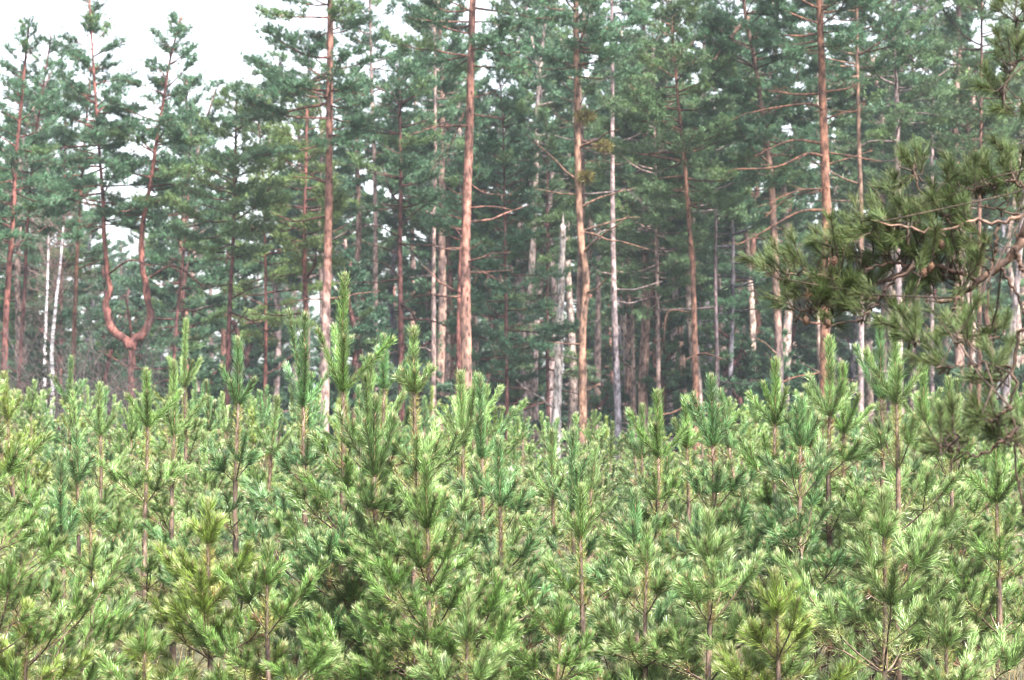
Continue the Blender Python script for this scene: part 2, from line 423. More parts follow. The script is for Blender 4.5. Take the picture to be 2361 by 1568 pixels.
hero(330, 1440, 10.2, [1510], G_MID, 'knee-high green young pine between the sparse and the yellow-green ones', nb=5, spread=.8)

# ---- the rest of the plantation: copies of a few grown plants
def make_variant(seed, H, tint, dens, wid, label, **kw):
    rng = np.random.default_rng(seed)
    tr, brs, ld = sapling(seed, H, rng.uniform(.32, .5), list(rng.uniform(.28, .42, 3)), tint, dens=dens, wid=wid, maxage=5, **kw)
    t = thing('young_pine', label, 'pine sapling', (0, -400, 0), 'young pines in the plantation')
    crown = MB()
    for b in brs + [ld]:
        for i in range(len(b.v)):
            crown.v.append(b.v[i]); crown.t.append(b.t[i] + crown.n - (0 if i == 0 else 0)); crown.m.append(b.m[i]); crown.c.append(b.c[i]); crown.s.append(b.s[i])
        crown.n += b.n
    a = tr.build('trunk', [M_TWIG, M_NEEDLE], t); c = crown.build('crown', [M_TWIG, M_NEEDLE], t)
    KIDS[t.name] = [a, c]
    return t

tints = [G_BLUE, G_MID, G_PALE, G_YEL, G_MID, G_BLUE, G_DARK, G_PALE]
near_var = [make_variant(50 + i, 1.75, tints[i % 8], .8, 1.25, 'x', nb=4 + i % 3, lean=((i % 5 - 2) * .08, 0), twin=((.3, .15, .95) if i % 3 == 1 else None), upright=(-8 if i % 4 == 2 else 6 if i % 4 == 3 else 0), spread=1.05 + .05 * (i % 3)) for i in range(12)]
far_var = [make_variant(80 + i, 1.8, tints[(i * 3 + 2) % 8], .38, 2.2, 'x', nb=4 + i % 3, spread=.9 + .1 * (i % 3), lean=((i % 3 - 1) * .08, 0), twin=((-.3, .1, .9) if i % 3 == 2 else None)) for i in range(6)]

LAND = [(0, 200, 'below the birches'), (200, 420, 'below the forked pine'), (420, 640, 'below the short dark-red trunk'), (640, 830, 'below the straight tall pair of trunks'),
        (830, 1000, 'below the dark branchy trunk'), (1000, 1180, 'below the bright thick trunk'), (1180, 1400, 'below the dead snag and bent trunk'),
        (1400, 1660, 'below the grey-footed slender trunks'), (1660, 1960, 'below the orange and patchy trunks'), (1960, 2400, 'behind the hanging bough')]
rng = np.random.default_rng(11)
def skyline(px):
    xs = [-200, 0, 250, 420, 600, 800, 1000, 1150, 1300, 1500, 1650, 1800, 2000, 2200, 2500]
    ys = [930, 915, 900, 900, 915, 925, 925, 945, 970, 970, 955, 945, 940, 925, 925]
    return np.interp(px, xs, ys)
cand = []
D = 11.3
while D < 50:
    half = D * .252 + .5
    step = 1.8 if D < 18 else 1.42
    xs = np.arange(-half, half, step) + rng.uniform(0, step)
    for x in xs: cand.append((x + rng.normal(0, .2), D + rng.normal(0, .22)))
    D += 1.3 if D < 18 else 1.75
n_near = {}
FILL = []
for x, D in cand:
    px = CX + x / D * F
    if any(abs(h[3] - x) < .5 and -1.1 < h[2] - D < 1.1 or abs(h[3] - x) < .3 and 0 < h[2] - D < 2 for h in HEROES): continue
    if D < 11: yt = rng.uniform(1290, 1440)
    elif D < 14: yt = rng.uniform(1120, 1330)
    elif D < 19: yt = rng.uniform(1000, 1150)
    else: yt = skyline(px) + rng.uniform(-45, 95) * (1.3 if D < 30 else .75)
    if 1150 < px < 1450 and D < 20: yt = max(yt, 1000 + rng.uniform(0, 60))
    H = Zof(yt, D)
    H = min(max(H, .8), 2.7)
    FILL.append((x, D, px, yt, H))
used_near, used_far = set(), set()
SIDE = {}
for x, D, px, yt, H in sorted(FILL, key=lambda f: f[1]):
    if D < 21:
        h = min(range(len(HEROES)), key=lambda i: abs(HEROES[i][0] - px) + 60 * abs(HEROES[i][2] - D))
        nick = thing.__doc__
        SIDE.setdefault(h, []).append((x, D, px, yt, H))
    else:
        i = int(rng.integers(0, 6)); v = far_var[i]
        land = next((l for a, b, l in LAND if a <= px < b), LAND[0][2] if px < 0 else LAND[-1][2])
        row = 'hazy far' if D > 34 else 'middle'
        lab = 'young pine crowded into the %s rows %s' % (row, land)
        grp = '%s rows of young pines %s' % (row, land)
        s = H / 1.8; k = rng.uniform(.85, 1.15)
        if i not in used_far:
            used_far.add(i); v.location = (x, D, 0); v.rotation_euler = (0, 0, rng.uniform(0, 6.28)); v.scale = (s * k, s * k, s)
            v['label'] = lab; v['group'] = grp
        else: dup(v, (x, D, 0), rng.uniform(0, 6.28), (s * k, s * k, s), lab, grp)
HL = [o['label'] for o in COL.objects if o.name.startswith('young_pine') and o.type == 'EMPTY' and o['label'] != 'x' and o.name in bpy.data.objects][:len(HEROES)]
NICK = ['tallest sapling', 'golden-stemmed sapling', 'slim blue-green leader', 'pale bushy top between the tallest', 'dark cup-shaped sapling', 'peeping top tuft', 'candelabra sapling',
        'frosted brush leader', 'yellow-needled thin stem', 'tall hazy sapling', 'spread-armed sapling', 'blurred stout-armed sapling', 'cross-topped sapling', 'dark slender leader', 'sparse open-whorled sapling',
        'yellow-green bushy sapling', 'crowded edge sapling', 'edge-cut sapling', 'pale twin-leader sapling', 'silvery cup sapling', 'curved-arm sapling', 'bushy mid-green sapling', 'slimmer twin-topped sapling',
        'two frosted leaders', 'V-topped sapling', 'soft drooping-plumed sapling', 'dark needle ball', 'small spindly sapling', 'trident-topped sapling', 'arm-crossing low sapling', 'shaggy-plumed sapling',
        'flat-topped sapling', 'pale fluffy leader', 'dark cone-shaped clump', 'four-armed green top', 'highest tip by the bough', 'silvery fan sapling', 'short upright tips', 'half-hidden sapling',
        'broad pale arching sapling', 'wide-forking edge sapling', 'low yellow-green sapling', 'small pale sapling', 'overlapping-plumed sapling', 'wide shaggy sapling', 'short feathery sapling',
        'small green sapling', 'low corner sapling', 'knee-high sapling']
ORD = ['', 'second ', 'third ', 'fourth ', 'fifth ', 'sixth ', 'seventh ', 'eighth ', 'ninth ', 'tenth ']
for h, items in SIDE.items():
    cnt = {}
    for x, D, px, yt, H in sorted(items, key=lambda f: abs(f[1] - HEROES[h][2])):
        rel = ('behind' if D > HEROES[h][2] else 'in front of')
        sd = 'just left of' if px < HEROES[h][0] else 'just right of'
        k = cnt.get((rel, sd), 0); cnt[(rel, sd)] = k + 1
        lab = '%syoung pine %s and %s the %s' % (ORD[min(k, 9)], rel, sd, NICK[h])
        i = int(rng.integers(0, 12)); v = near_var[i]; s = H / 1.75; kk = rng.uniform(.9, 1.15)
        kx = max(s * kk * .92, .6)
        if i not in used_near:
            used_near.add(i); v.location = (x, D, 0); v.rotation_euler = (rng.normal(0, .05), rng.normal(0, .05), rng.uniform(0, 6.28)); v.scale = (kx, kx, s); v['label'] = lab
        else: dup(v, (x, D, 0), rng.uniform(0, 6.28), (kx, kx, s), lab, 'young pines in the plantation')

for i, v in list(enumerate(near_var)) + list(enumerate(far_var)):
    if v['label'] == 'x':
        for c in KIDS[v.name]: bpy.data.objects.remove(c)
        bpy.data.objects.remove(v)

# ================================================================== tall pines
B_ORANGE = (0.276, 0.143, 0.112)
B_RED = (0.202, 0.086, 0.072)
B_DARKRED = (0.143, 0.065, 0.061)
B_PALE = (0.351, 0.256, 0.228)
B_PINK = (0.351, 0.276, 0.271)
B_GREY = (0.202, 0.190, 0.218)
C_TEAL = (0.060, 0.125, 0.067)
C_GREEN = (0.081, 0.141, 0.063)
C_OLIVE = (0.099, 0.149, 0.047)
C_DARK = (0.040, 0.090, 0.052)

def tufts(mb, p, axis, size, col, n, w, rng, mat=1):
    T = len(p)
    if not T: return
    idx = np.repeat(np.arange(T), n); m = len(idx)
    d = unit(axis[idx] * .9 + rng.normal(0, .55, (m, 3)))
    L = size[idx] * rng.uniform(.65, 1.15, m)
    c = col[idx] * rng.uniform(.7, 1.35, (m, 1))
    blades(mb, p[idx] + rng.normal(0, .02, (m, 3)), d, L, w * rng.uniform(.8, 1.2, m), c, mat, rng)

def crown_build(mb, axis_fn, z0, z1, W, tint, rng, step=.27, dens=1.0, nn=12, tuft=.135, w=.021, droop=0., prof='full', asym=(0, 0), wood=B_DARKRED, olive=.12):
    """layered limbs with twigs and needle tufts from z0 to z1 round the trunk"""
    P0, P1, R0, R1 = [], [], [], []
    tp, ta, ts, tcol = [], [], [], []
    z = z0
    while z < z1:
        u = (z - z0) / (z1 - z0)
        if prof == 'full': wr = min(1, .55 + u * 3) * (1 - u) ** .62 + .06
        elif prof == 'cone': wr = (1 - u) ** .85 + .04
        else: wr = math.sin(math.pi * min(.97, .12 + u * .88)) ** .7
        for _ in range(rng.choice([2, 3, 3])):
            az = rng.uniform(0, 6.283); L = 1.28 * W * wr * rng.uniform(.45, 1.15)
            L *= 1 + asym[0] * math.cos(az) + asym[1] * math.sin(az)
            if L < .12: L = .12
            e = math.radians(-6 - droop + 48 * u ** 1.4 + rng.normal(0, 9))
            p = axis_fn(z + rng.normal(0, .05)).copy()
            d = np.array([math.cos(az) * math.cos(e), math.sin(az) * math.cos(e), math.sin(e)])
            ns = max(4, int(L / .22)); r = .010 + .012 * L
            pts = [p]; ds = []
            for i in range(ns):
                s = i / ns
                d = unit(d + UP * (.10 * s + .02) * rng.uniform(.0, 1.6) + rng.normal(0, .07, 3))
                p = p + d * L / ns; pts.append(p); ds.append(d)
            pts = np.array(pts); ds.append(ds[-1]); ds = np.array(ds)
            rr = r * (1 - np.linspace(0, 1, ns + 1)) ** .8 + .004
            P0 += list(pts[:-1]); P1 += list(pts[1:]); R0 += list(rr[:-1]); R1 += list(rr[1:])
            base_t = np.asarray(tint) * rng.uniform(.72, 1.28)
            if rng.random() < olive: base_t = base_t * .5 + np.array(C_OLIVE) * .7
            nt = int(max(5, L / .088) * dens)
            s = rng.uniform(.28, 1.0, nt) ** .8
            for si in s:
                f = si * ns; i = min(int(f), ns - 1); q = pts[i] + (pts[i + 1] - pts[i]) * (f - i); dd = ds[i]
                side = unit(np.cross(dd, UP)) * (1 if rng.random() < .5 else -1)
                tl = (.14 + .26 * L * (1.2 - si)) * rng.uniform(.5, 1.25) + .05
                td = unit(dd * .75 + side * rng.uniform(.3, 1.1) + UP * rng.uniform(-.12, .45))
                k = q + td * tl
                P0.append(q); P1.append(k); R0.append(.006); R1.append(.003)
                m = max(2, int(tl / .07))
                for a in np.linspace(.2, 1, m):
                    tp.append(q + td * tl * a + rng.normal(0, .045, 3)); ta.append(unit(td * .8 + UP * .4 + rng.normal(0, .3, 3)))
                    ts.append(tuft * rng.uniform(.75, 1.2)); tcol.append(base_t * rng.uniform(.75, 1.3))
            tp.append(pts[-1]); ta.append(ds[-1]); ts.append(tuft); tcol.append(base_t)
        z += step * rng.uniform(.6, 1.35)
    q = axis_fn(z1)
    for i in range(8):
        tp.append(q + np.array([0, 0, -.12 * i]) + rng.normal(0, .03, 3)); ta.append(unit(UP + rng.normal(0, .3, 3))); ts.append(tuft); tcol.append(np.asarray(tint))
    sticks(mb, np.array(P0), np.array(P1), np.array(R0), np.array(R1), 0, np.asarray(wood) * .62, rng, 3)
    tufts(mb, np.array(tp), np.array(ta), np.array(ts), np.array(tcol), nn, w, rng)

def polyline_fn(pts):
    pts = np.asarray(pts); zz = pts[:, 2]
    o = np.argsort(zz)
    return lambda z: np.array([np.interp(z, zz[o], pts[o, 0]), np.interp(z, zz[o], pts[o, 1]), z])

def smooth_line(pts, n=28):
    """Catmull-Rom through pts"""
    pts = np.asarray(pts, float); q = np.vstack([2 * pts[0] - pts[1], pts, 2 * pts[-1] - pts[-2]])
    out = []
    m = len(pts) - 1; per = max(3, n // m)
    for i in range(m):
        a, b, c, d = q[i:i + 4]
        for t in np.linspace(0, 1, per, endpoint=False):
            out.append(.5 * (2 * b + (c - a) * t + (2 * a - 5 * b + 4 * c - d) * t * t + (3 * b - 3 * c + d - a) * t ** 3))
    out.append(pts[-1]); return np.array(out)

TREES = []
def tall_pine(D, trunk, wpx, bark, label, crown=None, limbs=(), foot=None, extra=None, seed=None, tint=C_TEAL, name='pine_tree', cat='pine tree', group='tall pines at the forest edge', stubs=3, **ck):
    """trunk: picture points from foot upward; crown: (y_bottom, y_top, half width px)"""
    rng = np.random.default_rng(seed if seed is not None else len(TREES) * 13 + 5)
    px = D / F
    pts = [P(x, y, D) for x, y in trunk]
    g = pts[0].copy(); g[2] = -.05
    if pts[0][2] > .3:
        g[0] = pts[0][0] + (pts[0][0] - pts[1][0]) / max(pts[1][2] - pts[0][2], .1) * pts[0][2] * .5
        pts = [g] + pts
    pts = np.array(pts); pts[1:, 1] += rng.normal(0, .08, len(pts) - 1).cumsum() * .5
    t = thing(name, label, cat, (g[0], D, 0), group); O = np.array([g[0], D, 0.])
    line = smooth_line(pts, 40)
    mb = MB(); hz = (line[:, 2] - line[0, 2]) / max(line[-1, 2] - line[0, 2], 1e-3)
    r0 = wpx * px / 2; rtop = r0 * (ck.pop('taper', .28))
    rad = r0 + (rtop - r0) * hz; rad = rad * (1 + .25 * np.exp(-line[:, 2] / .5)); rad = np.minimum(rad, r0 * 1.5)
    colr = np.array([bark] * len(line)) * (1 - .12 * hz[:, None])
    if foot is not None:
        zf = Zof(foot[1], D); f = 1 / (1 + np.exp((line[:, 2] - zf) / .5))
        colr = colr * (1 - f[:, None]) + np.array(foot[0]) * f[:, None]
    tube(mb, line, rad, 12, 0, colr, .05, rng)
    if extra is None: mb.build('trunk', [M_BARK], t, O)
    af = polyline_fn(line)
    stems = [(line, af)]
    if extra is not None:
        for ex in extra:
            el = smooth_line([P(x, y, D) for x, y in ex['pts']], 40)
            hz = np.linspace(0, 1, len(el)); r0e = ex['w'] * px / 2
            tube(mb, el, r0e * (1 - .82 * hz) * (1 + .35 * np.exp(-hz / .03)) * (1 + .06 * np.sin(np.arange(len(el)) * 1.7)), 11, 0, np.array([bark] * len(el)), .09, rng)
            stems.append((el, polyline_fn(el)))
        mb.build('trunk', [M_BARK], t, O)
    if crown is not None:
        cl = crown if isinstance(crown, list) else [crown]
        for ci, (yb, yt, hw) in enumerate(cl):
            cm = MB(); f = stems[min(ci + (1 if extra else 0), len(stems) - 1)][1] if extra else af
            crown_build(cm, f, Zof(yb, D), Zof(yt, D), hw * px, tint, rng, wood=bark, **ck)
            cm.build('crown', [M_BARK, M_CROWN], t, O)
    for L in limbs:
        lm = MB(); pl = [P(x, y, D + dz) for (x, y), dz in zip(L[0], np.linspace(0, L[2] if len(L) > 2 else -.4, len(L[0])))]
        pl[0] = pl[0]; ln = smooth_line(pl, 16)
        tube(lm, ln, np.linspace(L[1], L[1] * .3, len(ln)) * px / 2, 6, 0, np.asarray(bark) * (L[3] * .52 if len(L) > 3 else .45), .06, rng)
        # dead side twigs
        q0, q1 = [], []
        for i in range(3, len(ln)):
            if rng.random() < .7:
                d = unit(unit(ln[i] - ln[i - 1]) + rng.normal(0, .6, 3)); q0.append(ln[i]); q1.append(ln[i] + d * rng.uniform(.15, .55))
        if q0: sticks(lm, np.array(q0), np.array(q1), .008, .003, 0, np.asarray(bark) * .6, rng)
        lm.build('branch', [M_BARK], t, O)
    for i in range(int(stubs * 1.7)):      # short dead snags along the bare trunk
        lm = MB(); k = int(rng.integers(len(line) // 8, int(len(line) * .8))); az = rng.choice([0, math.pi]) + rng.normal(0, .7)
        ln = [line[k]]; d = np.array([math.cos(az), math.sin(az) * .6, rng.uniform(-.25, .4)]); LL = rng.uniform(.3, 2.1)
        for j in range(5): d = unit(d + rng.normal(0, .14, 3) + UP * .03); ln.append(ln[-1] + d * LL / 5)
        tube(lm, ln, np.linspace(.028, .008, 6) * (.6 + .4 * LL), 5, 0, np.asarray(bark) * .6, .05, rng)
        lm.build('branch', [M_BARK], t, O)
    TREES.append(t)
    return t

# forked pine and its neighbours
tall_pine(64, [(305, 1010), (303, 870), (301, 798)], 31, B_RED, 'pine forked low into a wide U with two curved red limbs',
          crown=[(520, -5, 135), (500, 40, 130)], extra=[
              {'pts': [(301, 800), (286, 780), (271, 772), (256, 753), (246, 718), (245, 694), (254, 671), (249, 643), (245, 600), (240, 540), (237, 450), (230, 360), (222, 250), (214, 130), (206, 0)], 'w': 21},
              {'pts': [(301, 800), (312, 781), (326, 774), (343, 746), (347, 718), (339, 685), (336, 650), (329, 624), (326, 553), (333, 490), (346, 430), (360, 330), (374, 250), (392, 140), (418, 40)], 'w': 22}],
          limbs=[([(345, 640), (400, 612), (455, 650), (470, 668)], 6), ([(240, 640), (300, 600), (345, 612), (395, 606)], 6, -.6), ([(305, 790), (296, 720), (288, 680)], 8), ([(338, 432), (400, 425), (465, 440)], 6),
                 ([(222, 335), (150, 340), (60, 350)], 6)], prof='full', step=.27, dens=1.15)
tall_pine(60, [(8, 1000), (10, 850), (20, 640), (32, 500), (36, 380), (52, 200), (66, 60)], 18, B_RED, 'red-barked pine leaning at the edge of the frame beside the birches', crown=(560, 45, 105), stubs=5, step=.36, limbs=[([(25, 560), (-20, 545), (-60, 560)], 5)])
tall_pine(66, [(40, 1000), (45, 860), (58, 640), (62, 540), (80, 330), (118, 80)], 12, B_DARKRED, 'thin dark-red pine close beside the leaning edge pine', crown=(520, 75, 80), stubs=4, step=.4)
tall_pine(68, [(160, 1000), (168, 830), (175, 620), (182, 480), (192, 330), (205, 180)], 14, (0.211, 0.109, 0.078), 'slim pinkish pine behind the bare shrub, next to the forked pine', crown=(470, 150, 100), stubs=6, step=.4)
tall_pine(62, [(524, 1000), (526, 820), (530, 680), (536, 560), (540, 400), (545, 190)], 15, B_DARKRED, 'short dark-red pine with a wide bushy green crown starting low', crown=(600, 200, 125), tint=C_GREEN, step=.27, dens=1.1, olive=.3,
          limbs=[([(532, 690), (580, 665), (640, 655)], 5), ([(530, 720), (580, 740), (630, 775)], 6), ([(537, 740), (552, 780), (570, 830)], 12, -.3, 1.6), ([(534, 655), (480, 660), (440, 640)], 4)])
tall_pine(66, [(706, 1000), (705, 720), (702, 560), (704, 430), (708, 250)], 17, B_RED, 'red pine just behind the tall straight one, half veiled by olive needles', crown=(600, 210, 115), tint=C_OLIVE, step=.3, stubs=3, limbs=[([(708, 640), (725, 610), (730, 570)], 8)])
tall_pine(58, [(748, 1000), (752, 730), (758, 500), (760, 250), (764, -150), (768, -480)], 23, B_ORANGE, 'tall straight orange pine rising behind the tallest sapling', crown=(330, -520, 190), stubs=6, step=.29, foot=(B_PALE, 700), taper=.4,
          limbs=[([(750, 690), (710, 690), (672, 696)], 5, -.3, 1.1), ([(762, 240), (820, 215), (880, 240)], 4)], asym=(-.15, 0))
tall_pine(80, [(868, 1000), (866, 700), (864, 400), (856, 150), (850, -250)], 14, B_PALE, 'pale pine seen through needles past the tall straight orange one', crown=(380, -280, 120), stubs=4, step=.38)
tall_pine(63, [(926, 1000), (924, 790), (922, 560), (924, 390), (920, 180)], 18, B_DARKRED, 'dark wine-red pine with many thin drooping dead branches', crown=(480, 120, 150), tint=C_TEAL, step=.3, stubs=6,
          limbs=[([(922, 640), (890, 610), (850, 600)], 4), ([(924, 700), (980, 680), (1050, 690)], 4), ([(926, 700), (955, 730), (960, 790)], 6, -.3, .5), ([(922, 560), (960, 590), (1000, 690)], 4, -.3, .5), ([(924, 520), (990, 470), (1050, 500)], 4), ([(922, 545), (860, 520), (800, 540)], 4), ([(922, 470), (900, 440), (880, 380)], 5, .2, .5)])
tall_pine(59, [(1056, 1000), (1057, 850), (1060, 640), (1066, 540), (1070, 420)], 17, B_RED, 'reddish pine tucked tightly behind the bright thick trunk', crown=(560, 380, 90), stubs=2, step=.4)
tall_pine(56, [(1074, 1000), (1076, 870), (1073, 640), (1076, 480), (1082, 300), (1087, 100), (1094, -160), (1098, -330)], 27, B_ORANGE, 'bright thick pinkish-orange pine trunk dotted with dark knots', crown=(150, -360, 185), stubs=8, step=.26, taper=.48, foot=((0.289, 0.183, 0.140), 740), asym=(0, 0),
          limbs=[([(1076, 290), (1010, 292), (950, 310)], 7, -.8, .8), ([(1088, 80), (1130, 115), (1180, 130)], 6), ([(1078, 420), (1120, 445), (1180, 450)], 4), ([(1076, 610), (1120, 630), (1160, 650)], 4), ([(1070, 260), (1040, 330), (1000, 380)], 4)])
# younger bushy pine right of the bright trunk
tall_pine(62, [(1170, 1000), (1168, 850), (1165, 600), (1160, 300), (1150, 150)], 10, B_DARKRED, 'dark bushy pine with dense layered boughs right beside the bright thick trunk', crown=(860, 120, 125), tint=C_DARK, step=.27, dens=.95, prof='full')
tall_pine(64, [(1282, 1000), (1284, 930), (1290, 800), (1292, 720), (1296, 600), (1298, 520)], 25, (.62, .56, .53), 'broken dead snag of pale barkless wood', crown=None, name='dead_pine', cat='dead tree', group=None, taper=.55, stubs=3)
tall_pine(58, [(1344, 1010), (1344, 900), (1343, 760), (1352, 650), (1340, 560), (1334, 450), (1331, 300), (1328, 100), (1326, -150), (1324, -360)], 20, (0.265, 0.160, 0.113), 'slender pine with a kink in its pale orange trunk and mistletoe-like clumps', crown=(170, -400, 150), stubs=9, step=.3, taper=.5,
          limbs=[([(1332, 320), (1370, 335), (1410, 360)], 5), ([(1331, 380), (1380, 370), (1430, 380)], 4), ([(1330, 155), (1270, 160), (1220, 150)], 4), ([(1332, 290), (1290, 270), (1260, 235)], 3)])
tall_pine(67, [(1424, 1010), (1424, 940), (1418, 760), (1414, 600), (1412, 400), (1412, 180), (1410, -60)], 18, B_PINK, 'pale pinkish pine with a straight slender trunk and grey foot', crown=(230, -120, 105), stubs=8, foot=(B_GREY, 800), step=.34,
          limbs=[([(1416, 530), (1385, 535), (1365, 560)], 5, -.3, .9), ([(1413, 440), (1450, 440), (1480, 470)], 5, -.3, .9), ([(1413, 325), (1450, 320), (1490, 300)], 4, -.3, .9)])
tall_pine(74, [(1462, 1000), (1460, 850), (1456, 620)], 16, (0.250, 0.179, 0.156), 'dim pinkish pine trunk standing in shade beside the grey-footed one', crown=(600, 100, 130), tint=C_GREEN, step=.34)
tall_pine(60, [(1606, 1010), (1604, 860), (1597, 640), (1588, 500), (1576, 350), (1560, 200), (1548, 40)], 17, (0.226, 0.121, 0.086), 'leaning orange-brown pine with a large mid-green crown and split lower bark', crown=(470, -40, 195), tint=C_GREEN, stubs=6, step=.25, dens=1.05,
          limbs=[([(1590, 720), (1540, 720), (1530, 790)], 5, -.3, .8), ([(1585, 555), (1600, 580), (1604, 640)], 6)])
tall_pine(70, [(1655, 1000), (1654, 860), (1650, 640), (1652, 430)], 14, (0.195, 0.148, 0.156), 'greyish pine between the leaning orange-brown pine and patchy trunk', crown=(500, 150, 125), tint=C_GREEN, step=.32, stubs=2)
tall_pine(60, [(1796, 1000), (1795, 820), (1788, 640), (1782, 480), (1770, 340), (1755, 240), (1735, 120), (1716, 20), (1705, -120)], 24, (0.289, 0.187, 0.144), 'patchy pale and grey pine with a bleached dead limb near its top', crown=(420, -180, 175), tint=C_TEAL, stubs=4, step=.28, foot=((0.140, 0.117, 0.133), 800),
          limbs=[([(1725, 40), (1690, 80), (1665, 110), (1648, 138)], 12, -1.2, 1.35)])
tall_pine(57, [(1904, 1000), (1902, 820), (1902, 640), (1906, 520), (1902, 380), (1897, 220), (1890, 0), (1885, -300)], 27, (0.250, 0.125, 0.082), 'strong orange pine with long bare arms sweeping out to one side', crown=(120, -340, 185), stubs=6, step=.28, taper=.45,
          limbs=[([(1900, 215), (1840, 218), (1780, 210)], 8, -.4, .8), ([(1900, 255), (1870, 240), (1800, 246), (1720, 262)], 8, -.9, .8), ([(1895, 330), (1820, 325), (1740, 360)], 8, -.9, .8), ([(1903, 362), (1860, 355), (1790, 385), (1694, 390)], 9, -1., .9), ([(1903, 212), (1950, 205), (1975, 195)], 7, .3),
                 ([(1900, 485), (1840, 490), (1750, 540), (1700, 565)], 8, -.9, .85), ([(1898, 436), (1840, 440), (1770, 470)], 7, -.6, .8), ([(1905, 275), (1940, 262), (1985, 255)], 5), ([(1899, 440), (1820, 455), (1760, 505)], 5, -.6, .7)])
tall_pine(61, [(1986, 1000), (1985, 880), (1986, 640), (1985, 500), (1980, 300), (1976, 80), (1972, -220)], 16, (0.234, 0.148, 0.109), 'slim light-brown pine next to the strong orange one', crown=(230, -260, 125), stubs=8, step=.3, foot=(B_PINK, 620), limbs=[([(2000, 420), (2020, 440), (2040, 470)], 4)])
tall_pine(63, [(2075, 1000), (2074, 850), (2072, 640), (2070, 440), (2068, 250), (2060, 60), (2055, -160)], 20, B_PINK, 'pale pine with a pinkish trunk passing behind the hanging bough', crown=(330, -220, 150), tint=C_GREEN, stubs=5, step=.3, limbs=[([(2068, 370), (2020, 372), (1990, 360)], 5)])
tall_pine(64, [(2254, 1000), (2256, 800), (2258, 500), (2261, 250), (2262, 0), (2262, -260)], 13, (0.179, 0.101, 0.078), 'thin brown pine framed by bright sky behind the hanging bough', crown=(420, -300, 125), tint=C_GREEN, stubs=3, step=.31)
tall_pine(70, [(2236, 1000), (2238, 700), (2236, 420), (2228, 250)], 10, (0.179, 0.109, 0.086), 'thin dim pine standing against the thin brown one', crown=(430, 190, 90), tint=C_GREEN, step=.36)
tall_pine(66, [(2310, 1000), (2325, 850), (2345, 650), (2362, 420), (2372, 200), (2376, -50)], 20, (0.257, 0.218, 0.218), 'greyish-pink leaning pine trunk at the frame edge', crown=(330, -80, 140), tint=C_GREEN, step=.32)
# background bodies of foliage that stand on their own trunks
tall_pine(72, [(610, 1000), (612, 700), (605, 400), (590, 235)], 10, B_RED, 'olive-green pine reaching up between the forked and the straight orange pine', crown=(760, 195, 125), tint=C_OLIVE, step=.33, olive=.5)
tall_pine(70, [(400, 1000), (402, 800), (430, 500), (440, 260)], 11, B_DARKRED, 'teal-green pine filling the space right behind the fork', crown=(800, 235, 120), tint=C_TEAL, step=.33)
tall_pine(76, [(1000, 1000), (1000, 600), (1004, 300), (1000, -100)], 13, B_PALE, 'pale hazy pine seen between the dark branchy and bright thick trunks', crown=(520, -150, 120), tint=C_TEAL, step=.4, stubs=3)
tall_pine(72, [(1520, 1000), (1516, 700), (1510, 300), (1505, 60)], 12, B_PALE, 'mid-green pine whose crown hides its trunk beside the leaning orange-brown one', crown=(700, 20, 150), tint=C_GREEN, step=.27)
tall_pine(74, [(1680, 1000), (1690, 600), (1680, 200), (1672, -200)], 13, B_GREY, 'tall dark-crowned pine filling the gap near the bleached limb', crown=(720, -250, 175), tint=C_TEAL, step=.28)
tall_pine(78, [(2150, 1000), (2148, 700), (2150, 300), (2160, -150)], 13, B_PINK, 'pine with hazy crown between the pale pink and thin brown trunks', crown=(560, -200, 160), tint=C_GREEN, step=.32)
tall_pine(70, [(1265, 1000), (1262, 800), (1262, 400), (1258, 270)], 9, B_DARKRED, 'small pine with pointed crown behind the broken snag', crown=(850, 250, 85), tint=C_GREEN, step=.32, prof='cone')
tall_pine(78, [(140, 1000), (140, 700), (150, 300), (140, 160)], 10, B_DARKRED, 'hazy pine filling the gap behind the slim pinkish one', crown=(700, 130, 105), tint=C_TEAL, step=.4)

snag = next(t for t in TREES if 'snag' in t['label'])
mb = MB(); rng = np.random.default_rng(3)
for dx, h, r in [(-.03, .2, .03), (.02, .42, .034), (.045, .1, .026), (-.012, .28, .022)]:
    c = P(1298, 522, 64); tube(mb, [c + np.array([dx, 0, -.3]), c + np.array([dx * .9, 0, .05]), c + np.array([dx * .7, .02, h * .5]), c + np.array([dx * .3, 0, h])], [r * 1.3, r * 1.1, r * .6, .006], 6, 0, (.5, .44, .41), .15, rng)
mb.build('splintered_top', [M_BARK], snag, np.array(snag.location))
# mistletoe on the kinked pine
kp = next(t for t in TREES if 'kink' in t['label'])
rng = np.random.default_rng(77)
for x, y, r in [(1350, 268, .27), (1350, 408, .2), (1392, 338, .22)]:
    mb = MB(); c = P(x, y, 57.8); n = 520
    d = unit(rng.normal(size=(n, 3))); blades(mb, c + d * np.array([1.3, 1, .75]) * r * rng.uniform(.05, .9, (n, 1)) ** 1.4, unit(d + rng.normal(0, .5, (n, 3))), .16, .03, np.array([.14, .12, .03]) * rng.uniform(.5, 1.3, (n, 1)), 1, rng)
    sticks(mb, np.repeat(c[None], 30, 0), c + unit(rng.normal(size=(30, 3))) * r, .012, .005, 0, (.12, .09, .04), rng)
    mb.build('mistletoe', [M_BARK, M_CROWN], kp, np.array(kp.location))

